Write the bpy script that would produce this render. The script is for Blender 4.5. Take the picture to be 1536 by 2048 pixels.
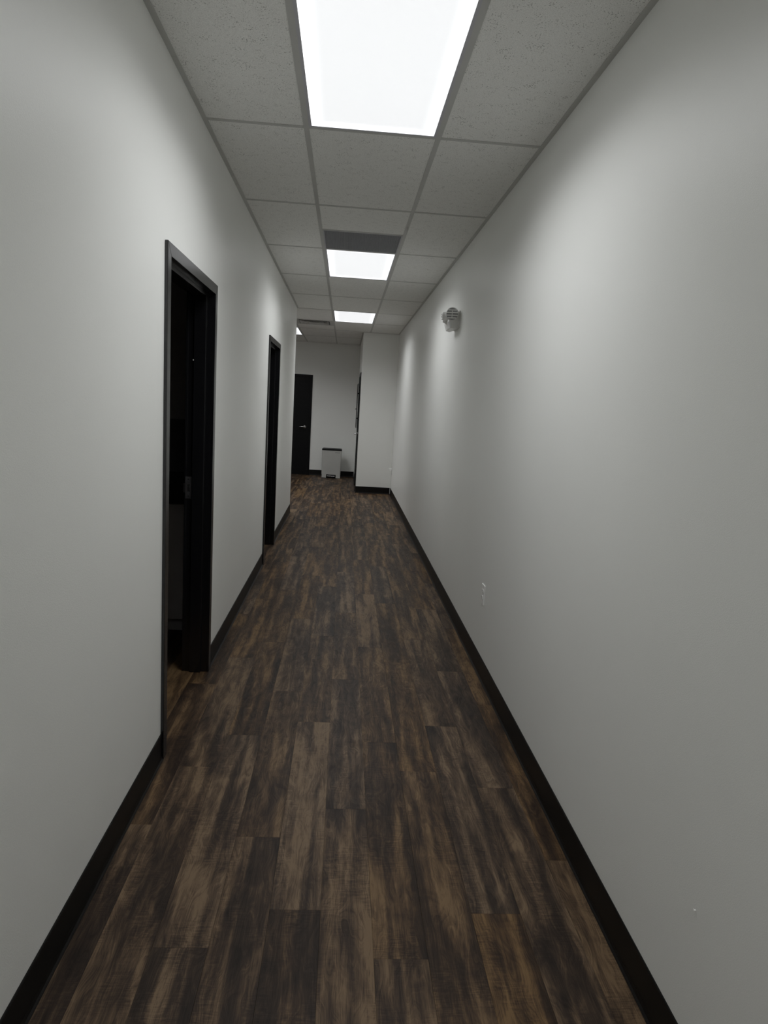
import bpy, bmesh, math, random
from mathutils import Vector, Matrix

# ---------------------------------------------------------------- clear
for o in list(bpy.data.objects):
    bpy.data.objects.remove(o, do_unlink=True)
scene = bpy.context.scene
COL = scene.collection
random.seed(7)

# ---------------------------------------------------------------- camera (metres; corridor runs along +Y, floor at z=0)
CAM_H = 1.5366
F_PX = 1353.6                      # focal length in pixels of the 1536x2048 frame
cam = bpy.data.cameras.new('camera')
cam.sensor_fit = 'VERTICAL'
cam.sensor_height = 36.0
cam.sensor_width = 27.0
cam.lens = 36.0 * F_PX / 2048.0
cam.clip_start = 0.02
cam_o = bpy.data.objects.new('camera', cam)
COL.objects.link(cam_o)
RX = Vector((0.99670484, -0.05598685, 0.05869355))
UX = Vector((-0.04929895, 0.15649417, 0.98644776))
FX = Vector((0.0644133, 0.98609079, -0.1532184))
m = Matrix((RX, UX, -FX)).transposed().to_4x4()
m.translation = Vector((0, 0, CAM_H))
cam_o.matrix_world = m
scene.camera = cam_o

# ---------------------------------------------------------------- world, view
world = bpy.data.worlds.new('world')
scene.world = world
world.use_nodes = True
world.node_tree.nodes['Background'].inputs[0].default_value = (0, 0, 0, 1)
world.node_tree.nodes['Background'].inputs[1].default_value = 0.0
vs = scene.view_settings
vs.view_transform = 'Standard'
vs.look = 'None'
vs.gamma = 1.0
vs.use_curve_mapping = False
vs.exposure = 0.05
scene.cycles.use_denoising = True
scene.cycles.max_bounces = 6
scene.cycles.diffuse_bounces = 6
scene.cycles.glossy_bounces = 3
scene.cycles.use_adaptive_sampling = True
scene.cycles.adaptive_threshold = 0.07
scene.cycles.use_light_tree = False
scene.cycles.sample_clamp_indirect = 6.0
LED_WATTS = 11.3                   # downward beam of each LED ceiling panel
LED_SPREAD = 150.0                 # beam angle of the panels, degrees
LED_GLOW = 0.78                    # radiance of the diffuser itself

# ---------------------------------------------------------------- dimensions
CEIL = 2.778
XL, XR = -0.7112, 0.869
WT = 0.124                         # left wall thickness
Y0, YC = -4.6, 9.462               # corridor start / end of the left wall
XCOL, YCOL, YB = 0.2518, 11.972, 14.564
XH = -3.6                          # far side of the hall and rooms on the left
T = 0.6096
GX = -0.2409                       # left main tee
GY = 3.3513                        # cross tee at the far end of the first light
ROW = 2 * T
WALL_TOP = 2.80

# ---------------------------------------------------------------- material helpers
def newmat(name):
    mt = bpy.data.materials.new(name)
    mt.use_nodes = True
    nt = mt.node_tree
    return mt, nt, nt.nodes['Principled BSDF']

def N(nt, typ, **kw):
    n = nt.nodes.new(typ)
    for k, v in kw.items():
        if k == 'inp':
            for kk, vv in v.items():
                n.inputs[kk].default_value = vv
        else:
            setattr(n, k, v)
    return n

def ramp(nt, stops):
    r = nt.nodes.new('ShaderNodeValToRGB')
    el = r.color_ramp.elements
    while len(el) < len(stops):
        el.new(0.5)
    for e, (p, c) in zip(el, stops):
        e.position = p
        e.color = (c[0], c[1], c[2], 1)
    return r

def simple(name, col, rough=0.5, metal=0.0, spec=0.5, noise=None, bump=None):
    """plain procedural material: faint colour mottling + fine bump"""
    mt, nt, b = newmat(name)
    b.inputs['Roughness'].default_value = rough
    b.inputs['Metallic'].default_value = metal
    b.inputs['Specular IOR Level'].default_value = spec
    tc = N(nt, 'ShaderNodeTexCoord')
    nz = N(nt, 'ShaderNodeTexNoise', inp={'Scale': noise[0] if noise else 8.0, 'Detail': 1.0})
    nt.links.new(tc.outputs['Object'], nz.inputs['Vector'])
    a = noise[1] if noise else 0.03
    r = ramp(nt, [(0.3, [c * (1 - a) for c in col]), (0.7, [min(1, c * (1 + a)) for c in col])])
    nt.links.new(nz.outputs['Fac'], r.inputs['Fac'])
    nt.links.new(r.outputs['Color'], b.inputs['Base Color'])
    if bump:
        nb = N(nt, 'ShaderNodeTexNoise', inp={'Scale': bump[0], 'Detail': 0.5})
        nt.links.new(tc.outputs['Object'], nb.inputs['Vector'])
        bp = N(nt, 'ShaderNodeBump', inp={'Strength': bump[1], 'Distance': bump[2]})
        nt.links.new(nb.outputs['Fac'], bp.inputs['Height'])
        nt.links.new(bp.outputs['Normal'], b.inputs['Normal'])
    return mt

M = {}
M['wall'] = simple('painted_drywall', (0.86, 0.865, 0.835), 0.40, spec=0.3, noise=(1.5, 0.012), bump=(320, 0.14, 0.0015))
M['black'] = simple('black_frame_paint', (0.006, 0.006, 0.007), 0.24, spec=0.75, noise=(30, 0.05))
M['door'] = simple('dark_door_laminate', (0.005, 0.005, 0.0055), 0.45, spec=0.15, noise=(20, 0.1))
M['base'] = simple('black_rubber_base', (0.007, 0.0065, 0.006), 0.42, spec=0.22, noise=(20, 0.08))
M['tee'] = simple('grid_enamel', (0.53, 0.53, 0.51), 0.5, noise=(10, 0.02))
M['lightframe'] = simple('light_frame_enamel', (0.50, 0.50, 0.53), 0.45, noise=(10, 0.02))
M['plenum'] = simple('plenum_board', (0.2, 0.2, 0.2), 0.9)
M['plastic'] = simple('white_plastic', (0.90, 0.90, 0.88), 0.35, noise=(20, 0.02))
M['plasticgrey'] = simple('aged_white_plastic', (0.78, 0.78, 0.76), 0.4, noise=(20, 0.03))
M['lens'] = simple('clear_lamp_lens', (0.9, 0.9, 0.9), 0.12)
M['ribgap'] = simple('smoked_lens', (0.34, 0.34, 0.345), 0.4)
M['slot'] = simple('slot_black', (0.01, 0.01, 0.01), 0.6)
M['chrome'] = simple('satin_nickel', (0.62, 0.62, 0.62), 0.25, metal=1.0)
M['steel'] = simple('brushed_strike', (0.42, 0.42, 0.44), 0.35, metal=1.0)
M['bin'] = simple('bin_enamel', (0.50, 0.50, 0.475), 0.35, noise=(6, 0.02))
M['binlid'] = simple('bin_lid_plastic', (0.006, 0.006, 0.006), 0.4, spec=0.2)
M['grille'] = simple('grille_charcoal', (0.46, 0.465, 0.49), 0.5)
M['ductblack'] = simple('duct_black', (0.02, 0.02, 0.022), 0.8)
M['vent'] = simple('diffuser_enamel', (0.50, 0.50, 0.48), 0.45)
M['cabinet'] = simple('cabinet_laminate', (0.55, 0.54, 0.53), 0.5)
M['counter'] = simple('counter_laminate', (0.02, 0.02, 0.025), 0.2)
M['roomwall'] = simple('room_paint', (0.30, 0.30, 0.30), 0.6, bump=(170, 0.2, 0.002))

def mat_tile():
    mt, nt, b = newmat('acoustic_tile')
    b.inputs['Roughness'].default_value = 0.95
    b.inputs['Specular IOR Level'].default_value = 0.1
    tc = N(nt, 'ShaderNodeTexCoord')
    oi = N(nt, 'ShaderNodeObjectInfo')
    mul = N(nt, 'ShaderNodeMath', operation='MULTIPLY', inp={1: 37.0})
    nt.links.new(oi.outputs['Random'], mul.inputs[0])
    add = N(nt, 'ShaderNodeVectorMath', operation='ADD')
    nt.links.new(tc.outputs['Object'], add.inputs[0])
    nt.links.new(mul.outputs[0], add.inputs[1])
    v = add.outputs[0]
    # pinholes and short fissures
    vo = N(nt, 'ShaderNodeTexVoronoi', feature='F1', inp={'Scale': 135.0, 'Randomness': 1.0})
    nt.links.new(v, vo.inputs['Vector'])
    big = N(nt, 'ShaderNodeTexNoise', inp={'Scale': 26.0, 'Detail': 2.0})
    nt.links.new(v, big.inputs['Vector'])
    r0 = N(nt, 'ShaderNodeMapRange', inp={'From Min': 0.28, 'From Max': 0.72, 'To Min': 0.0, 'To Max': 0.34})
    nt.links.new(big.outputs['Fac'], r0.inputs['Value'])
    lt = N(nt, 'ShaderNodeMath', operation='LESS_THAN')
    nt.links.new(vo.outputs['Distance'], lt.inputs[0])
    nt.links.new(r0.outputs[0], lt.inputs[1])
    fine = N(nt, 'ShaderNodeTexNoise', inp={'Scale': 260.0, 'Detail': 2.0})
    nt.links.new(v, fine.inputs['Vector'])
    rf = ramp(nt, [(0.30, (0.76, 0.76, 0.735)), (0.62, (0.92, 0.92, 0.895))])
    nt.links.new(fine.outputs['Fac'], rf.inputs['Fac'])
    mx = N(nt, 'ShaderNodeMix', data_type='RGBA')
    nt.links.new(lt.outputs[0], mx.inputs['Factor'])
    nt.links.new(rf.outputs['Color'], mx.inputs['A'])
    mx.inputs['B'].default_value = (0.42, 0.42, 0.40, 1)
    nt.links.new(mx.outputs['Result'], b.inputs['Base Color'])
    bp = N(nt, 'ShaderNodeBump', inp={'Strength': 0.35, 'Distance': 0.002})
    nt.links.new(fine.outputs['Fac'], bp.inputs['Height'])
    nt.links.new(bp.outputs['Normal'], b.inputs['Normal'])
    return mt
M['tile'] = mat_tile()

def mat_led():
    mt, nt, b = newmat('led_diffuser')
    b.inputs['Base Color'].default_value = (0.8, 0.8, 0.8, 1)
    b.inputs['Roughness'].default_value = 0.5
    b.inputs['Emission Color'].default_value = (0.965, 0.98, 1.0, 1)
    # edge-lit panel: the rim of the diffuser glows more than its middle
    tc = N(nt, 'ShaderNodeTexCoord')
    ab = N(nt, 'ShaderNodeVectorMath', operation='ABSOLUTE')
    nt.links.new(tc.outputs['Object'], ab.inputs[0])
    sp = N(nt, 'ShaderNodeSeparateXYZ')
    nt.links.new(ab.outputs[0], sp.inputs[0])
    rng = []
    for ax, half in (('X', T / 2 - 0.025), ('Y', T - 0.025)):
        r = N(nt, 'ShaderNodeMapRange', interpolation_type='SMOOTHSTEP', inp={'From Min': half - 0.07, 'From Max': half, 'To Min': LED_GLOW, 'To Max': LED_GLOW * 1.5})
        nt.links.new(sp.outputs[ax], r.inputs['Value'])
        rng.append(r.outputs[0])
    mxn = N(nt, 'ShaderNodeMath', operation='MAXIMUM')
    nt.links.new(rng[0], mxn.inputs[0]); nt.links.new(rng[1], mxn.inputs[1])
    nt.links.new(mxn.outputs[0], b.inputs['Emission Strength'])
    mt.cycles.emission_sampling = 'NONE'
    return mt
M['led'] = mat_led()

def mat_wood():
    mt, nt, b = newmat('rustic_oak_plank')
    L = nt.links.new
    tc = N(nt, 'ShaderNodeTexCoord')
    oi = N(nt, 'ShaderNodeObjectInfo')
    mul = N(nt, 'ShaderNodeVectorMath', operation='SCALE')
    mul.inputs[0].default_value = (13.7, 57.3, 31.1)
    L(oi.outputs['Random'], mul.inputs['Scale'])
    add = N(nt, 'ShaderNodeVectorMath', operation='ADD')
    L(tc.outputs['Object'], add.inputs[0]); L(mul.outputs[0], add.inputs[1])
    base = add.outputs[0]
    def scaled(sx, sy, sz=1.0, src=None):
        mp = N(nt, 'ShaderNodeMapping')
        mp.inputs['Scale'].default_value = (sx, sy, sz)
        L(src or base, mp.inputs['Vector'])
        return mp.outputs[0]
    def noise(vec, detail=3.0, dist=0.0, rough=0.55):
        n = N(nt, 'ShaderNodeTexNoise', inp={'Scale': 1.0, 'Detail': detail, 'Distortion': dist, 'Roughness': rough})
        L(vec, n.inputs['Vector'])
        return n.outputs['Fac']
    def mrange(src, a, bb, c, d):
        n = N(nt, 'ShaderNodeMapRange', inp={'From Min': a, 'From Max': bb, 'To Min': c, 'To Max': d})
        L(src, n.inputs['Value'])
        return n.outputs[0]
    def math2(op, x, y):
        n = N(nt, 'ShaderNodeMath', operation=op)
        for i, q in enumerate((x, y)):
            if isinstance(q, (int, float)):
                n.inputs[i].default_value = q
            else:
                L(q, n.inputs[i])
        return n.outputs[0]
    # long tonal strips that run with the plank, blotches across it
    strips = mrange(noise(scaled(20, 1.5), 2.5, 0.4, 0.5), 0.36, 0.64, 0.28, 0.72)
    blot = noise(scaled(10, 4.5), 5.0, 1.4, 0.62)
    tone = math2('ADD', math2('MULTIPLY', strips, 1.0), math2('MULTIPLY', blot, 0.62))
    tone = math2('ADD', math2('MULTIPLY', math2('SUBTRACT', tone, 0.81), 1.12), 0.600)
    # cathedral grain: distorted bands
    warp = noise(scaled(11, 3.0), 2.0, 0.0)
    gv = N(nt, 'ShaderNodeVectorMath', operation='ADD')
    wv = N(nt, 'ShaderNodeCombineXYZ')
    L(math2('MULTIPLY', warp, 0.22), wv.inputs['X'])
    L(base, gv.inputs[0]); L(wv.outputs[0], gv.inputs[1])
    grain = noise(scaled(130, 6.0, 1.0, gv.outputs[0]), 4.0, 0.5, 0.65)
    fine = noise(scaled(380, 14.0), 2.0, 0.0, 0.6)
    # saw marks across the board, only in patches
    saw = noise(scaled(26, 170), 2.0, 0.8, 0.6)
    sawmask = mrange(noise(scaled(10, 5), 2.0), 0.46, 0.60, 0.0, 1.0)
    # charred knots / swirls
    vo = N(nt, 'ShaderNodeTexVoronoi', feature='F1', inp={'Scale': 1.0, 'Randomness': 1.0})
    wobble = N(nt, 'ShaderNodeVectorMath', operation='ADD')
    wn2 = N(nt, 'ShaderNodeTexNoise', inp={'Scale': 3.0, 'Detail': 3.0})
    L(scaled(6, 1.7), wn2.inputs['Vector'])
    L(scaled(6.5, 1.9), wobble.inputs[0]); L(wn2.outputs['Color'], wobble.inputs[1])
    L(wobble.outputs[0], vo.inputs['Vector'])
    knot = mrange(vo.outputs['Distance'], 0.10, 0.42, -0.20, 0.0)
    # per plank shift
    per = mrange(oi.outputs['Random'], 0.0, 1.0, -0.035, 0.035)
    tone = math2('ADD', tone, per)
    tone = math2('ADD', tone, knot)
    tone = math2('ADD', tone, mrange(grain, 0.3, 0.7, -0.16, 0.13))
    tone = math2('ADD', tone, mrange(fine, 0.3, 0.7, -0.10, 0.10))
    tone = math2('ADD', tone, math2('MULTIPLY', sawmask, mrange(saw, 0.3, 0.7, -0.16, 0.09)))
    rc = ramp(nt, [(0.08, (0.0170, 0.0122, 0.0096)),
                   (0.30, (0.0310, 0.0212, 0.0154)),
                   (0.48, (0.0530, 0.0350, 0.0235)),
                   (0.66, (0.0960, 0.0640, 0.0400)),
                   (0.90, (0.1850, 0.1260, 0.0760))])
    L(tone, rc.inputs['Fac'])
    # cooler / warmer boards
    hsv = N(nt, 'ShaderNodeHueSaturation')
    L(rc.outputs['Color'], hsv.inputs['Color'])
    wn = N(nt, 'ShaderNodeTexWhiteNoise', noise_dimensions='1D')
    L(oi.outputs['Random'], wn.inputs['W'])
    L(mrange(wn.outputs['Value'], 0, 1, 0.95, 1.22), hsv.inputs['Saturation'])
    L(hsv.outputs['Color'], b.inputs['Base Color'])
    b.inputs['Specular IOR Level'].default_value = 0.17
    L(mrange(grain, 0.3, 0.7, 0.52, 0.40), b.inputs['Roughness'])
    bp = N(nt, 'ShaderNodeBump', inp={'Strength': 0.25, 'Distance': 0.0012})
    L(grain, bp.inputs['Height'])
    L(bp.outputs['Normal'], b.inputs['Normal'])
    return mt
M['wood'] = mat_wood()

# ---------------------------------------------------------------- mesh helpers
def link(ob, parent=None):
    COL.objects.link(ob)
    if parent is not None:
        ob.parent = parent
    return ob

def mesh_obj(name, bm, mat, parent=None, loc=(0, 0, 0), smooth=False):
    bmesh.ops.recalc_face_normals(bm, faces=bm.faces[:])
    me = bpy.data.meshes.new(name)
    bm.to_mesh(me)
    bm.free()
    for p in me.polygons:
        p.use_smooth = smooth
    if mat:
        me.materials.append(M[mat])
    ob = bpy.data.objects.new(name, me)
    ob.location = loc
    return link(ob, parent)

def empty(name, loc=(0, 0, 0), rz=0.0, parent=None):
    e = bpy.data.objects.new(name, None)
    e.empty_display_size = 0.1
    e.location = loc
    e.rotation_euler = (0, 0, rz)
    return link(e, parent)

def tag(o, label=None, cat=None, group=None, kind=None):
    if label: o['label'] = label
    if cat: o['category'] = cat
    if group: o['group'] = group
    if kind: o['kind'] = kind
    return o

def box(bm, x0, x1, y0, y1, z0, z1, bev=0.0):
    if x1 - x0 <= 0 or y1 - y0 <= 0 or z1 - z0 <= 0:
        return
    r = bmesh.ops.create_cube(bm, size=1.0)
    bmesh.ops.scale(bm, vec=(x1 - x0, y1 - y0, z1 - z0), verts=r['verts'])
    bmesh.ops.translate(bm, vec=((x0 + x1) / 2, (y0 + y1) / 2, (z0 + z1) / 2), verts=r['verts'])
    if bev > 0:
        ed = {e for v in r['verts'] for e in v.link_edges}
        bmesh.ops.bevel(bm, geom=list(ed), offset=bev, segments=2, affect='EDGES', profile=0.5)

def prism(bm, poly, axis, a, b, bev=0.0):
    """polygon (list of 2-tuples in the two remaining axes, in xyz order) extruded along axis from a to b"""
    def mk(p, t):
        if axis == 0: return (t, p[0], p[1])
        if axis == 1: return (p[0], t, p[1])
        return (p[0], p[1], t)
    va = [bm.verts.new(mk(p, a)) for p in poly]
    vb = [bm.verts.new(mk(p, b)) for p in poly]
    n = len(poly)
    fs = [bm.faces.new(va), bm.faces.new(vb[::-1])]
    for i in range(n):
        fs.append(bm.faces.new((va[i], vb[i], vb[(i + 1) % n], va[(i + 1) % n])))
    if bev > 0:
        ed = {e for f in fs for e in f.edges}
        bmesh.ops.bevel(bm, geom=list(ed), offset=bev, segments=2, affect='EDGES', profile=0.5)

def cyl(bm, p0, p1, r0, r1=None, seg=20):
    p0, p1 = Vector(p0), Vector(p1)
    r1 = r0 if r1 is None else r1
    d = (p1 - p0)
    q = d.to_track_quat('Z', 'Y')
    va, vb = [], []
    for i in range(seg):
        a = 2 * math.pi * i / seg
        e = Vector((math.cos(a), math.sin(a), 0))
        va.append(bm.verts.new(p0 + q @ (e * r0)))
        vb.append(bm.verts.new(p1 + q @ (e * r1)))
    bm.faces.new(va[::-1]); bm.faces.new(vb)
    for i in range(seg):
        j = (i + 1) % seg
        bm.faces.new((va[i], va[j], vb[j], vb[i]))

def rrect(w, d, r, seg=4):
    pts = []
    for cx, cy, a0 in ((w / 2 - r, d / 2 - r, 0), (-w / 2 + r, d / 2 - r, 90), (-w / 2 + r, -d / 2 + r, 180), (w / 2 - r, -d / 2 + r, 270)):
        for i in range(seg + 1):
            a = math.radians(a0 + 90 * i / seg)
            pts.append((cx + r * math.cos(a), cy + r * math.sin(a)))
    return pts

def loft(bm, rings, cap=True):
    vs_ = [[bm.verts.new(p) for p in r] for r in rings]
    n = len(vs_[0])
    for a, b in zip(vs_[:-1], vs_[1:]):
        for i in range(n):
            j = (i + 1) % n
            bm.faces.new((a[i], a[j], b[j], b[i]))
    if cap:
        bm.faces.new(vs_[0][::-1]); bm.faces.new(vs_[-1])

def tube(bm, pts, r, seg=10):
    rings = []
    for i, p in enumerate(pts):
        p = Vector(p)
        d = Vector(pts[min(i + 1, len(pts) - 1)]) - Vector(pts[max(i - 1, 0)])
        q = d.to_track_quat('Z', 'Y')
        rr = r[i] if isinstance(r, (list, tuple)) else r
        rings.append([p + q @ Vector((rr * math.cos(2 * math.pi * k / seg), rr * math.sin(2 * math.pi * k / seg), 0)) for k in range(seg)])
    loft(bm, rings)

NB = bmesh.new

# ================================================================ SETTING
# ---- doorways in the left wall (outer edge of the frame along y, top of frame)
D1 = (2.7285, 3.7394)
D2 = (6.262, 7.255)
DTOP = 2.112
FR = 0.050                         # face width of frame
LIN = 0.022

bm = NB()
ins = FR - LIN + 0.004
spans = [(Y0, D1[0] + ins), (D1[1] - ins, D2[0] + ins), (D2[1] - ins, YC)]
for a, b in spans:
    box(bm, XL - WT, XL, a, b, 0, WALL_TOP)
for d in (D1, D2):
    box(bm, XL - WT, XL, d[0] + ins, d[1] - ins, DTOP - ins, WALL_TOP)
wl = mesh_obj('wall_left', bm, 'wall')
tag(wl, 'long off-white corridor wall with two dark doorways', 'wall', kind='structure')

bm = NB(); box(bm, XR, XR + 0.12, Y0, YB, 0, WALL_TOP)
tag(mesh_obj('wall_right', bm, 'wall'), 'long plain off-white corridor wall with outlet and emergency light', 'wall', kind='structure')
bm = NB(); box(bm, XH, XR + 0.12, YB, YB + 0.12, 0, WALL_TOP)
tag(mesh_obj('wall_back', bm, 'wall'), 'off-white end wall behind the pedal bin', 'wall', kind='structure')
bm = NB(); box(bm, XL - WT, XR + 0.12, Y0 - 0.12, Y0, 0, WALL_TOP)
tag(mesh_obj('wall_front', bm, 'wall'), 'off-white wall closing the corridor behind the viewer', 'wall', kind='structure')
# boxed-out block at the far right, with a door in its side
SD = (12.10, 13.10)                # side door along y
bm = NB()
box(bm, XCOL, XR, YCOL, SD[0] + ins, 0, WALL_TOP)
box(bm, XCOL, XR, SD[1] - ins, YB, 0, WALL_TOP)
box(bm, XCOL, XR, SD[0] + ins, SD[1] - ins, DTOP - ins, WALL_TOP)
box(bm, XCOL + 0.14, XR, SD[0] + ins, SD[1] - ins, 0, DTOP - ins)
tag(mesh_obj('wall_return', bm, 'wall'), 'boxed-out off-white wall block jutting from the right wall', 'wall', kind='structure')
# hall and rooms on the left
bm = NB(); box(bm, XH, XL - WT, YC - WT, YC, 0, WALL_TOP)
tag(mesh_obj('wall_hall', bm, 'wall'), 'off-white wall turning left at the corridor corner', 'wall', kind='structure')
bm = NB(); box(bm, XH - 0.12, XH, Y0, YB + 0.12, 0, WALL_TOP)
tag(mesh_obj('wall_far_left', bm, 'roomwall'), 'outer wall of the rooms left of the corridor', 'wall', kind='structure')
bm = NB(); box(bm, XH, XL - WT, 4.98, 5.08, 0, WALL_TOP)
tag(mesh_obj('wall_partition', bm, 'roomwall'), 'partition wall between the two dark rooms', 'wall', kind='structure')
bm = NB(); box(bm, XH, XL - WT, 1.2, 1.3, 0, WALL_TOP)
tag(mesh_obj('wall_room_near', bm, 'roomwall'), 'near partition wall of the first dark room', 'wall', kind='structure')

# ---- floor: slab + single planks
bm = NB(); box(bm, XH - 0.12, XR + 0.12, Y0 - 0.12, YB + 0.12, -0.12, -0.005)
floor = mesh_obj('floor', bm, 'wood')
tag(floor, 'dark rustic brown wood plank floor along the corridor', 'floor', kind='structure')
PW, PL = 0.1556, 1.245
phase = {-12: 1.2, -11: 2.0, -10: 1.55, -9: 2.35, -8: 1.9, -7: 1.3, -6: 1.62, -5: 2.28, -4: 2.68, -3: 1.72, -2: 2.22, -1: 1.87,
         0: 2.40, 1: 1.686, 2: 2.685, 3: 1.863, 4: 2.571, 5: 2.12}
def plank_mesh(w, l, key):
    g, c, t = 0.00012, 0.0004, 0.0049
    bm = NB()
    def ring(i, z):
        return [(-w / 2 + i, i, z), (w / 2 - i, i, z), (w / 2 - i, l - i, z), (-w / 2 + i, l - i, z)]
    loft(bm, [ring(g, -t), ring(g, -c), ring(g + c, 0.0)])
    bmesh.ops.recalc_face_normals(bm, faces=bm.faces[:])
    me = bpy.data.meshes.new('plank')
    bm.to_mesh(me); bm.free()
    me.materials.append(M['wood'])
    return me
PM = {}
YS = 0.2
for k in sorted(phase):
    xa, xb = k * PW, (k + 1) * PW
    if k == 5: xb = XR
    y = phase[k] - PL * math.ceil((phase[k] - YS) / PL)
    while y < YB:
        ya, yb = max(y, YS), min(y + PL, YB)
        y += PL
        if yb - ya < 0.03: continue
        if xb < XL - 0.05:                                   # hidden by the walls?
            vis = (yb > 2.75 and ya < 4.3 and xb > -1.35) or (yb > 6.2 and ya < 8.2 and xb > -1.15) or yb > 9.5
            if not vis: continue
        if xa >= XCOL and ya > YCOL: continue
        key = (round(xb - xa, 4), round(yb - ya, 4))
        if key not in PM: PM[key] = plank_mesh(xb - xa, yb - ya, key)
        o = bpy.data.objects.new('plank', PM[key])
        o.location = ((xa + xb) / 2, ya, 0.0)
        link(o, floor)

# ---- suspended ceiling: slab above + grid + single tiles
bm = NB(); box(bm, XH - 0.12, XR + 0.12, Y0 - 0.12, YB + 0.12, 2.90, 3.0)
ceiling = mesh_obj('ceiling', bm, 'plenum')
tag(ceiling, 'white suspended grid ceiling with speckled tiles', 'ceiling', kind='structure')
TEE = 0.012                        # half width of a tee flange
LIGHTS = {(0, -1), (0, 2), (0, 5), (-2, 7), (0, -4), (-4, 7), (-3, 5)}
TM = {}
def tile(x0, x1, y0, y1):
    if x1 - x0 < 0.03 or y1 - y0 < 0.03: return
    key = (round(x1 - x0, 3), round(y1 - y0, 3))
    if key not in TM:
        bm = NB()
        w, l = x1 - x0, y1 - y0
        box(bm, -w / 2, w / 2, -l / 2, l / 2, 0, 0.016)
        bmesh.ops.recalc_face_normals(bm, faces=bm.faces[:])
        me = bpy.data.meshes.new('ceiling_tile'); bm.to_mesh(me); bm.free()
        me.materials.append(M['tile']); TM[key] = me
    o = bpy.data.objects.new('ceiling_tile', TM[key])
    o.location = ((x0 + x1) / 2, (y0 + y1) / 2, CEIL + 0.002)
    link(o, ceiling)
def tee(name, x0, x1, y0, y1):
    bm = NB(); box(bm, x0, x1, y0, y1, CEIL - 0.0002, CEIL + 0.0018)
    if x1 - x0 > y1 - y0:
        ym = (y0 + y1) / 2; box(bm, x0, x1, ym - 0.002, ym + 0.002, CEIL + 0.0018, CEIL + 0.035)
    else:
        xm = (x0 + x1) / 2; box(bm, xm - 0.002, xm + 0.002, y0, y1, CEIL + 0.0018, CEIL + 0.035)
    return mesh_obj(name, bm, 'tee', ceiling)
rows = range(-6, 10)
cols = range(-6, 2)
def gx(c): return GX + c * T
def gy(r): return GY + r * ROW
SNAP = gy(5)                       # the left wall ends where this row starts
for r in rows:
    y0, y1 = max(gy(r), Y0), min(gy(r + 1), YB)
    if y1 - y0 < 0.05: continue
    for c in cols:
        if (c, r) in LIGHTS: continue
        x0, x1 = gx(c), gx(c + 1)
        xmin = XL if r < 5 else XH
        xmax = XR if r < 7 else XCOL
        x0, x1 = max(x0, xmin), min(x1, xmax)
        if x1 - x0 < 0.03: continue
        g = 0.003
        if (c, r) == (0, 1):       # half tile, then the return-air grille
            tile(x0 + g, x1 - g, y0 + g, y0 + T - g); continue
        if (c, r) == (-1, 6):      # supply diffuser, then half tile
            tile(x0 + g, x1 - g, y0 + T + g, y1 - g); continue
        tile(x0 + g, x1 - g, y0 + g, y1 - g)
tile(XCOL, XR, gy(7) + 0.003, YCOL)
for c in (0, 1):
    tee('main_tee', gx(c) - TEE, gx(c) + TEE, Y0, YB if c == 0 else YCOL)
for c in (-1, -2, -3, -4):
    tee('main_tee', gx(c) - TEE, gx(c) + TEE, SNAP, YB)
for r in rows:
    y = gy(r)
    if y < Y0 + 0.1 or y > YB - 0.1: continue
    for c in cols:
        x0, x1 = gx(c) + TEE, gx(c + 1) - TEE
        xmin = XL if r < 5 else XH
        xmax = XR if r <= 7 else XCOL
        x0, x1 = max(x0, xmin), min(x1, xmax)
        if x1 - x0 < 0.05: continue
        tee('cross_tee', x0, x1, y - TEE, y + TEE)
tee('cross_tee', gx(0) + TEE, gx(1) - TEE, gy(1) + T - TEE, gy(1) + T + TEE)
tee('cross_tee', gx(-1) + TEE, gx(0) - TEE, gy(6) + T - TEE, gy(6) + T + TEE)
def angle(x0, x1, y0, y1):
    bm = NB(); box(bm, x0, x1, y0, y1, CEIL - 0.0012, CEIL + 0.0015)
    if x1 - x0 < y1 - y0:
        xs = x0 if x0 in (XL, XCOL) else x1 - 0.0015
        box(bm, xs, xs + 0.0015, y0, y1, CEIL, CEIL + 0.022)
    mesh_obj('wall_angle', bm, 'tee', ceiling)
A = 0.022
angle(XL, XL + A, Y0, 2.79); angle(XL, XL + A, 2.7915, YC)
angle(XR - A, XR, Y0, YCOL)
angle(XCOL, XR - A, YCOL - A, YCOL)
angle(XCOL - A, XCOL, YCOL, YB - A)
angle(XH, XCOL, YB - A, YB)
angle(XH, XL, YC, YC + A)
angle(XL, XR, Y0, Y0 + A)

# ---- vinyl wall base
BH, BT = 0.117, 0.0045
def baseboard(name, p0, p1, n, label):
    """strip along p0->p1, n = outward normal (2d)"""
    bm = NB()
    prof = [(0, 0), (0.013, 0), (0.0125, 0.002), (0.0075, 0.007), (BT, 0.018), (BT, BH - 0.003), (BT - 0.002, BH), (0, BH)]
    d = Vector((p1[0] - p0[0], p1[1] - p0[1], 0))
    nn = Vector((n[0], n[1], 0))
    ra = [Vector((p0[0], p0[1], 0)) + nn * u + Vector((0, 0, v)) for u, v in prof]
    rb = [q + d for q in ra]
    loft(bm, [ra, rb])
    return tag(mesh_obj(name, bm, 'base'), label, 'baseboard', kind='structure')
baseboard('baseboard_left_near', (XL, Y0), (XL, D1[0]), (1, 0), 'black base strip on the left wall before the first doorway')
baseboard('baseboard_left_middle', (XL, D1[1]), (XL, D2[0]), (1, 0), 'black base strip on the left wall between the doorways')
baseboard('baseboard_left_far', (XL, D2[1]), (XL, YC), (1, 0), 'short black base strip beyond the second doorway')
baseboard('baseboard_right_near', (XR, Y0), (XR, 6.93), (-1, 0), 'black base strip on the near part of the right wall')
baseboard('baseboard_right_far', (XR, 6.932), (XR, YCOL), (-1, 0), 'black base strip on the far part of the right wall')
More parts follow.
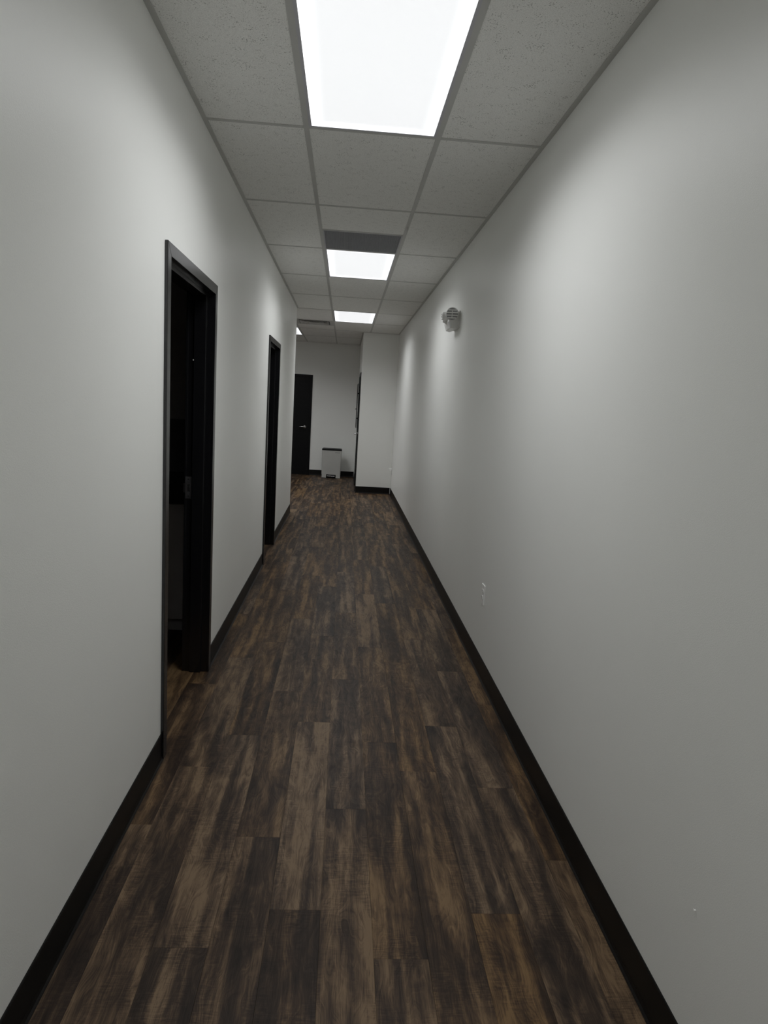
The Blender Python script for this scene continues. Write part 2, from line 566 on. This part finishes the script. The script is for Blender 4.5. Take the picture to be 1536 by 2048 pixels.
baseboard('baseboard_return', (XCOL, YCOL), (XR - 0.013, YCOL), (0, -1), 'black base strip across the boxed-out wall block')
baseboard('baseboard_return_side', (XCOL, YCOL), (XCOL, SD[0]), (-1, 0), 'short black base strip beside the side door')
baseboard('baseboard_return_side_far', (XCOL, SD[1]), (XCOL, YB), (-1, 0), 'black base strip between side door and end wall')
BD = (-1.721, -0.712)              # back door along x
baseboard('baseboard_back', (BD[1], YB), (XCOL - 0.013, YB), (0, -1), 'black base strip along the end wall behind the bin')
baseboard('baseboard_back_left', (XH, YB), (BD[0], YB), (0, -1), 'black base strip on the end wall left of its door')
baseboard('baseboard_hall', (XH, YC), (XL, YC), (0, 1), 'black base strip on the wall around the corridor corner')

# ---- door frames.  Local frame: opening runs along local X (0..W), wall face at local y=0, wall depth towards +y, viewer side -y
def frame(root, W, H, depth, both=True, proud=0.013):
    parts = []
    def casing(yo, yi):
        bmj = NB()
        prism(bmj, [(0, 0), (FR, 0), (FR, H - FR), (0, H)], 1, yo, yi, 0.0018)
        return bmj
    fy = [(-proud, 0.0)] + ([(depth, depth + proud)] if both else [])
    stop0, stop1, sh = 0.032, depth - 0.032, 0.016
    if not both: stop0, stop1 = 0.075, 0.10
    # left jamb
    for side in (0, 1):
        bm = NB()
        for a, b in fy:
            if side == 0: prism(bm, [(0, 0), (FR, 0), (FR, H - FR), (0, H)], 1, a, b, 0.0018)
            else: prism(bm, [(W, 0), (W - FR, 0), (W - FR, H - FR), (W, H)], 1, a, b, 0.0018)
        x0, x1 = (FR - LIN, FR) if side == 0 else (W - FR, W - FR + LIN)
        box(bm, x0, x1, -0.001, depth + 0.001, 0, H - FR)
        sx0, sx1 = (FR, FR + sh) if side == 0 else (W - FR - sh, W - FR)
        st = mesh_obj('jamb', bm, 'black', root)
        bs = NB(); box(bs, sx0, sx1, stop0, stop1, 0, H - FR - sh, 0.001)
        mesh_obj('door_stop', bs, 'black', st)
        parts.append(st)
    bm = NB()
    for a, b in fy:
        prism(bm, [(0, H), (FR, H - FR), (W - FR, H - FR), (W, H)], 1, a, b, 0.0018)
    box(bm, FR - LIN, W - FR + LIN, -0.001, depth + 0.001, H - FR, H - FR + LIN)
    hd = mesh_obj('head', bm, 'black', root)
    bs = NB(); box(bs, FR, W - FR, stop0, stop1, H - FR - sh, H - FR, 0.001)
    mesh_obj('door_stop', bs, 'black', hd)
    return parts

def lever(root, x, z, direction, y=0.0):
    """lever handle on the face y, sticking out to -y, lever arm towards direction*x"""
    bm = NB()
    cyl(bm, (x, y, z), (x, y - 0.009, z), 0.033, 0.031, 28)
    cyl(bm, (x, y - 0.009, z), (x, y - 0.014, z), 0.027, 0.020, 28)
    cyl(bm, (x, y - 0.010, z), (x, y - 0.058, z), 0.011, 0.011, 16)
    pts = [(x, y - 0.052, z), (x + direction * 0.02, y - 0.058, z), (x + direction * 0.05, y - 0.058, z + 0.002),
           (x + direction * 0.085, y - 0.056, z), (x + direction * 0.118, y - 0.052, z - 0.006)]
    tube(bm, pts, [0.012, 0.0125, 0.0115, 0.010, 0.0085], 12)
    return bm

# doorway 1: local x -> world +y, viewer side (-y local) -> world +x : rotate +90deg
def doorway(name, d, label):
    r = empty(name, (XL, d[0], 0), math.radians(90))
    tag(r, label, 'doorway', kind='structure')
    parts = frame(r, d[1] - d[0], DTOP, WT)
    return r, parts
door1, j1 = doorway('door_1', D1, 'open black framed doorway nearest the viewer, leading to a dark room')
door2, j2 = doorway('door_2', D2, 'narrow-looking black framed doorway farther along the left wall')
# strike plate on the far jamb of doorway 1 (local coordinates)
def strike(jamb, W):
    bm = NB()
    x = W - FR
    ya, yb_, za, zb = WT - 0.026, WT + 0.006, 0.984, 1.104
    hy0, hy1, hz0, hz1 = WT - 0.018, WT - 0.004, 1.022, 1.062
    for (a, b, c, d) in ((ya, yb_, za, hz0), (ya, yb_, hz1, zb), (ya, hy0, hz0, hz1), (hy1, yb_, hz0, hz1)):
        box(bm, x - 0.0022, x - 0.0002, a, b, c, d)
    prism(bm, [(x - 0.0022, yb_), (x - 0.0002, yb_), (x + 0.004, yb_ + 0.012), (x + 0.002, yb_ + 0.012)], 2, hz0 - 0.006, hz1 + 0.006)
    p = mesh_obj('strike_plate', bm, 'steel', jamb)
    p['label'] = 'satin metal strike plate'
    bs = NB()
    box(bs, x - 0.0006, x - 0.0001, hy0, hy1, hz0, hz1)
    for z in (za + 0.014, zb - 0.014):
        cyl(bs, (x - 0.0020, (ya + yb_) / 2, z), (x - 0.0030, (ya + yb_) / 2, z), 0.0042, 0.0035, 12)
    h = mesh_obj('latch_hole', bs, 'slot', jamb)
    # rubber silencers on the stop
    bt = NB()
    for z in (1.72,):
        cyl(bt, (x - 0.012, WT - 0.032, z), (x - 0.012, WT - 0.026, z), 0.004, 0.003, 10)
    mesh_obj('silencer', bt, 'plasticgrey', jamb)
strike(j1[1], D1[1] - D1[0])
strike(j2[1], D2[1] - D2[0])

# door 3: closed door in the end wall (local x -> world +x, viewer side -y): no rotation
W3 = BD[1] - BD[0]
door3 = empty('door_3', (BD[0], YB, 0))
tag(door3, 'closed black door with satin lever on the end wall', 'door', kind='structure')
bm = NB()
FY = 0.012
def flat_frame(root, W, H):
    for side in (0, 1):
        bm = NB()
        if side == 0: prism(bm, [(0, 0), (FR, 0), (FR, H - FR), (0, H)], 1, -0.016, 0.0, 0.0018)
        else: prism(bm, [(W, 0), (W - FR, 0), (W - FR, H - FR), (W, H)], 1, -0.016, 0.0, 0.0018)
        mesh_obj('jamb', bm, 'door', root)
    bm = NB(); prism(bm, [(0, H), (FR, H - FR), (W - FR, H - FR), (W, H)], 1, -0.016, 0.0, 0.0018)
    mesh_obj('head', bm, 'door', root)
bm.free()
flat_frame(door3, W3, DTOP)
bm = NB(); box(bm, FR, W3 - FR, -0.006, 0.0, 0.0, DTOP - FR)
leaf3 = mesh_obj('door_leaf', bm, 'door', door3)
hb = lever(None, W3 - 0.132, 1.02, -1, -0.006)
h3 = mesh_obj('door_handle', hb, 'chrome', leaf3, smooth=True); h3['label'] = 'satin nickel lever handle'

# door 4: door in the side of the block, seen edge-on (local x -> world -y, viewer side -> world -x): rotate -90
W4 = SD[1] - SD[0]
door4 = empty('door_4', (XCOL, SD[1], 0), math.radians(-90))
tag(door4, 'black door seen edge-on in the side of the boxed-out block', 'door', kind='structure')
frame(door4, W4, DTOP, 0.13, both=False, proud=0.016)
bm = NB(); box(bm, FR + 0.003, W4 - FR - 0.003, 0.028, 0.072, 0.008, DTOP - FR - 0.003)
leaf4 = mesh_obj('door_leaf', bm, 'door', door4)
hb = lever(None, W4 - 0.125, 1.03, -1, 0.028)
for v in hb.verts: v.co.y -= 0.036
h4 = mesh_obj('door_handle', hb, 'chrome', leaf4, smooth=True); h4['label'] = 'satin nickel lever handle'
bm = NB(); box(bm, W4 - 0.165, W4 - 0.085, -0.010, 0.028, 0.93, 1.13, 0.004)
mesh_obj('lock_plate', bm, 'door', leaf4)
bm = NB(); box(bm, 0.16, W4 - 0.16, -0.048, -0.040, 1.13, 1.92, 0.002)
for px_ in (0.3, W4 - 0.3):
    for pz_ in (1.3, 1.75): cyl(bm, (px_, -0.041, pz_), (px_, 0.028, pz_), 0.008, 0.008, 10)
mesh_obj('notice_board', bm, 'door', leaf4)
bm = NB(); cyl(bm, (W4 * 0.5, -0.046, 1.468), (W4 * 0.5, -0.068, 1.468), 0.008, 0.010, 12)
mesh_obj('hook', bm, 'chrome', leaf4)

# ================================================================ THINGS
# ---- LED ceiling panels
def light_panel(c, r, label):
    x0, x1, y0, y1 = gx(c) + TEE, gx(c + 1) - TEE, gy(r) + TEE, gy(r + 1) - TEE
    cx, cy = (x0 + x1) / 2, (y0 + y1) / 2
    e = empty('led_light_panel', (cx, cy, CEIL))
    w, l = (x1 - x0) / 2, (y1 - y0) / 2
    rim = 0.013
    bm = NB()
    for a in ((-w, w, -l, -l + rim), (-w, w, l - rim, l), (-w, -w + rim, -l + rim, l - rim), (w - rim, w, -l + rim, l - rim)):
        box(bm, *a, -0.0005, 0.012)
    box(bm, -w, w, -l, l, 0.012, 0.045)
    mesh_obj('frame', bm, 'lightframe', e)
    bm = NB(); box(bm, -w + rim, w - rim, -l + rim, l - rim, 0.004, 0.0115)
    mesh_obj('diffuser', bm, 'led', e)
    ld = bpy.data.lights.new('led_array', 'AREA')
    ld.shape = 'RECTANGLE'; ld.size = 2 * (w - rim); ld.size_y = 2 * (l - rim)
    ld.energy = LED_WATTS; ld.spread = math.radians(LED_SPREAD); ld.color = (0.965, 0.98, 1.0)
    lo = bpy.data.objects.new('led_array', ld); lo.location = (0, 0, 0.003)
    link(lo, e)
    tag(e, label, 'ceiling light', 'lit ceiling light panels')
    return e
light_panel(0, -1, 'large lit ceiling panel nearest the viewer, cut by the top edge')
light_panel(0, 2, 'lit ceiling panel directly beyond the dark grey ceiling grille')
light_panel(0, 5, 'small-looking lit ceiling panel near the corridor end, before the wall block')
light_panel(-4, 7, 'unseen lit ceiling panel added deep in the side hall')  # out of view, added to brighten the far end of the corridor
light_panel(-3, 5, 'unseen lit ceiling panel added just around the corridor corner')  # second unseen hall panel, added for more light on the end walls
light_panel(0, -4, 'lit ceiling panel behind the viewer')
light_panel(-2, 7, 'lit ceiling panel mostly hidden behind the left wall corner')

# ---- return air grille (dark square before the second light)
e = empty('return_air_grille', (gx(0) + T / 2, gy(1) + 1.5 * T, CEIL))
w = T / 2 - TEE
bm = NB()
f = 0.010
for a in ((-w, w, -w, -w + f), (-w, w, w - f, w), (-w, -w + f, -w + f, w - f), (w - f, w, -w + f, w - f)):
    box(bm, *a, -0.001, 0.016)
mesh_obj('frame', bm, 'grille', e)
bm = NB()
n = 46
for i in range(1, n):
    p = -w + f + (2 * w - 2 * f) * i / n
    box(bm, p - 0.0007, p + 0.0007, -w + f, w - f, 0.001, 0.012)
    box(bm, -w + f, w - f, p - 0.0007, p + 0.0007, 0.001, 0.012)
core = mesh_obj('lattice', bm, 'grille', e); core['kind'] = 'stuff'
bm = NB(); box(bm, -w, w, -w, w, 0.016, 0.05)
mesh_obj('filter', bm, 'grille', e)
tag(e, 'dark grey square return-air grille in the ceiling before the second light', 'vent')

# ---- supply diffuser in the left column near the end
e = empty('air_diffuser', (gx(-1) + T / 2, gy(6) + T / 2, CEIL))
w = T / 2 - TEE
bm = NB()
f = 0.055
for a in ((-w, w, -w, -w + f), (-w, w, w - f, w), (-w, -w + f, -w + f, w - f), (w - f, w, -w + f, w - f)):
    box(bm, *a, -0.001, 0.003)
mesh_obj('frame', bm, 'vent', e)
def sq(h, z): return [(-h, -h, z), (h, -h, z), (h, h, z), (-h, h, z)]
for (ho, hi, zo, zi) in ((0.225, 0.165, -0.010, 0.022), (0.155, 0.095, -0.014, 0.018)):
    bm = NB()
    loft(bm, [sq(ho, zo), sq(hi, zi), sq(hi, zi + 0.002), sq(ho + 0.002, zo + 0.002), sq(ho, zo)], cap=False)
    mesh_obj('louver_ring', bm, 'vent', e)
bm = NB(); loft(bm, [sq(0.085, -0.014), sq(0.085, -0.011), sq(0.05, 0.0)])
mesh_obj('center_plate', bm, 'vent', e)
bm = NB(); box(bm, -w, w, -w, w, 0.045, 0.06)
mesh_obj('duct_back', bm, 'ductblack', e)
tag(e, 'square air diffuser with nested louvers in the ceiling at the corridor corner', 'vent')

# ---- emergency light on the right wall
e = empty('emergency_light', (XR, 5.485, 2.19))
bm = NB()                                            # local: x negative = out of wall, y along the wall
prism(bm, [(0, 0.006), (0, 0.125), (-0.050, 0.125), (-0.074, 0.105), (-0.088, 0.045), (-0.072, -0.004), (-0.040, -0.012)], 1, 0.0, 0.25, 0.004)
mesh_obj('housing', bm, 'plasticgrey', e)
bm = NB(); box(bm, -0.012, 0.0, -0.007, 0.257, 0.0, 0.132, 0.003)
mesh_obj('back_plate', bm, 'plasticgrey', e)
for i, (c0, dirv) in enumerate(((Vector((-0.064, -0.004, 0.100)), Vector((-0.22, -0.97, -0.05))), (Vector((-0.086, 0.140, 0.088)), Vector((-0.78, 0.55, -0.30))))):
    dirv.normalize()
    bm = NB()
    cyl(bm, c0 + dirv * -0.022, c0 + dirv * 0.012, 0.044, 0.052, 28)
    cyl(bm, c0 + dirv * 0.012, c0 + dirv * 0.020, 0.052, 0.047, 28)
    cyl(bm, (-0.045, c0.y + 0.012, 0.10), c0, 0.014, 0.014, 14)
    hd = mesh_obj('lamp_head', bm, 'plasticgrey', e)
    q = dirv.to_track_quat('Y', 'Z')
    for kx in range(4):                               # ribs across the face of the head
        z = -0.030 + 0.020 * kx
        hw = math.sqrt(0.045 ** 2 - z ** 2)
        bm = NB(); box(bm, -hw, hw, 0.019, 0.028, z - 0.004, z + 0.004)
        for v in bm.verts: v.co = c0 + q @ v.co
        mesh_obj('rib', bm, 'plastic', hd)
    bm = NB(); box(bm, -0.003, 0.003, 0.019, 0.027, -0.030, 0.030)
    for v in bm.verts: v.co = c0 + q @ v.co
    mesh_obj('rib', bm, 'plastic', hd)
    bm = NB(); cyl(bm, c0 + dirv * 0.0195, c0 + dirv * 0.0203, 0.045, 0.045, 28)
    mesh_obj('lens', bm, 'ribgap', hd)
bm = NB(); prism(bm, [(-0.090, 0.040), (-0.074, -0.006), (-0.064, -0.002), (-0.080, 0.044)], 1, -0.004, 0.05)
mesh_obj('status_lens', bm, 'lens', e)
tag(e, 'white twin-head emergency light high on the right wall', 'emergency light')

# ---- electrical outlets on the right wall
def outlet(y, z, label, plug=False):
    e = empty('electrical_outlet', (XR, y, z))
    bm = NB(); box(bm, -0.006, 0.0, -0.037, 0.037, -0.059, 0.059, 0.0018)
    mesh_obj('cover_plate', bm, 'plastic', e)
    for zz in (0.0195, -0.0195):
        bm = NB()
        pts = []
        for i in range(28):
            a = 2 * math.pi * i / 28
            pts.append((0.0172 * math.cos(a), max(-0.0142, min(0.0142, 0.0172 * math.sin(a))) + zz))
        prism(bm, pts, 0, -0.0082, -0.005)
        rc = mesh_obj('receptacle', bm, 'plastic', e)
        bm = NB()
        for sy, hh in ((-0.0062, 0.0035), (0.0062, 0.0045)):
            box(bm, -0.0085, -0.0081, sy - 0.0012, sy + 0.0012, zz + 0.003 - hh, zz + 0.003 + hh)
        cyl(bm, (-0.0081, 0, zz - 0.0085), (-0.0085, 0, zz - 0.0085), 0.0024, 0.0024, 10)
        mesh_obj('slots', bm, 'slot', rc)
    bm = NB(); cyl(bm, (-0.005, 0, 0), (-0.0072, 0, 0), 0.0034, 0.0028, 12)
    mesh_obj('screw', bm, 'chrome', e)
    tag(e, label, 'outlet')
outlet(3.842, 0.477, 'white electrical outlet low on the right wall above the black base')
outlet(11.80, 0.436, 'tiny far outlet beside the boxed-out wall block')
e = empty('plug_adapter', (XR, 11.80, 0.436))
bm = NB(); box(bm, -0.050, -0.0086, -0.026, 0.026, -0.008, 0.042, 0.006)
mesh_obj('body', bm, 'plastic', e)
bm = NB(); cyl(bm, (-0.050, 0, 0.017), (-0.053, 0, 0.017), 0.008, 0.007, 14)
mesh_obj('button', bm, 'lens', e)
tag(e, 'small white plug-in adapter in the far outlet', 'adapter')
# tiny screw left in the right wall
bm = NB(); cyl(bm, (0, 0, 0), (-0.004, 0, 0), 0.0018, 0.0016, 10); cyl(bm, (-0.004, 0, 0), (-0.0055, 0, 0), 0.0034, 0.0030, 14)
o = mesh_obj('wall_screw', bm, 'plastic', None, (XR, 1.366, 0.425))
tag(o, 'tiny white screw head low on the near right wall', 'screw')

# ---- pedal bin
BX, BY = -0.234, 14.255
e = empty('pedal_bin', (BX, BY, 0))
bm = NB()
HW, HD = 0.197, 0.150
def ringz(w, d, z, x=0.0, rr=0.025):
    return [(p[0] + x, p[1], z) for p in rrect(w, d, rr)]
loft(bm, [ringz(2 * HW, 2 * HD, 0.078), ringz(2 * HW + 0.004, 2 * HD + 0.003, 0.2), ringz(2 * HW + 0.016, 2 * HD + 0.012, 0.578)])
NW = 0.100                                           # half width of the pedal notch
for s in (-1, 1):
    box(bm, min(s * NW, s * (HW - 0.006)), max(s * NW, s * (HW - 0.006)), -HD, HD, 0.008, 0.0785)
mesh_obj('body', bm, 'bin', e)
bm = NB(); box(bm, -NW, NW, -HD + 0.03, HD - 0.01, 0.002, 0.0775); box(bm, -HW + 0.01, HW - 0.01, -HD + 0.006, HD - 0.006, 0.0, 0.008)
box(bm, -NW, NW, -HD - 0.002, -HD + 0.03, 0.066, 0.0775)
for s in (-1, 1): box(bm, min(s * NW, s * (NW - 0.01)), max(s * NW, s * (NW - 0.01)), -HD - 0.002, -HD + 0.03, 0.002, 0.066)
mesh_obj('base', bm, 'binlid', e)
bm = NB(); box(bm, -NW + 0.016, NW - 0.016, -HD - 0.022, -HD + 0.03, 0.040, 0.054, 0.004)
p = mesh_obj('pedal', bm, 'chrome', e); p['label'] = 'metal foot pedal'
bm = NB()
loft(bm, [ringz(2 * HW + 0.020, 2 * HD + 0.016, 0.579, 0, 0.027), ringz(2 * HW + 0.020, 2 * HD + 0.016, 0.600, 0, 0.027),
          ringz(2 * HW - 0.004, 2 * HD - 0.004, 0.612, 0, 0.02), ringz(2 * HW - 0.05, 2 * HD - 0.05, 0.616, 0, 0.015)])
mesh_obj('lid', bm, 'binlid', e)
bm = NB(); box(bm, 0.070, 0.168, -HD - 0.0085, -HD - 0.0045, 0.535, 0.541)
mesh_obj('name_mark', bm, 'binlid', e)
tag(e, 'white rectangular pedal bin with black lid against the end wall', 'trash can')

# ---- kitchenette in the dark first room
CX0, CX1 = -2.2, XL - WT - 0.02
CY = 4.28
e = empty('base_cabinet', ((CX0 + CX1) / 2, CY, 0))
hw = (CX1 - CX0) / 2
bm = NB(); box(bm, -hw, hw, 0.02, 0.66, 0.10, 0.86); box(bm, -hw, hw, 0.09, 0.66, 0.0, 0.10)
mesh_obj('body', bm, 'cabinet', e)
nd = 3
for i in range(nd):
    a = -hw + 2 * hw * i / nd + 0.003; b = -hw + 2 * hw * (i + 1) / nd - 0.003
    bm = NB(); box(bm, a, b, 0.0, 0.02, 0.105, 0.855, 0.002)
    dr = mesh_obj('door', bm, 'cabinet', e)
    bm = NB(); tube(bm, [(a + 0.04, 0, 0.60), (a + 0.04, -0.03, 0.60), (a + 0.04, -0.03, 0.72), (a + 0.04, 0, 0.72)], 0.005, 8)
    mesh_obj('handle', bm, 'steel', dr)
tag(e, 'pale base cabinet dimly seen through the nearest doorway', 'cabinet')
bm = NB(); box(bm, CX0 - 0.01, CX1, CY - 0.025, 4.975, 0.8605, 0.985, 0.004)
o = mesh_obj('countertop', bm, 'counter')
tag(o, 'dark countertop on the base cabinet in the dark room', 'countertop')
e = empty('wall_cabinet', ((CX0 + CX1) / 2, 4.64, 1.375))
bm = NB(); box(bm, -hw, hw, 0.02, 0.335, 0.0, 1.05)
mesh_obj('body', bm, 'cabinet', e)
for i in range(nd):
    a = -hw + 2 * hw * i / nd + 0.003; b = -hw + 2 * hw * (i + 1) / nd - 0.003
    bm = NB(); box(bm, a, b, 0.0, 0.02, 0.003, 1.047, 0.002)
    dr = mesh_obj('door', bm, 'cabinet', e)
    bm = NB(); tube(bm, [(a + 0.04, 0, 0.06), (a + 0.04, -0.03, 0.06), (a + 0.04, -0.03, 0.18), (a + 0.04, 0, 0.18)], 0.005, 8)
    mesh_obj('handle', bm, 'steel', dr)
tag(e, 'pale wall cabinet hanging above the countertop in the dark room', 'cabinet')
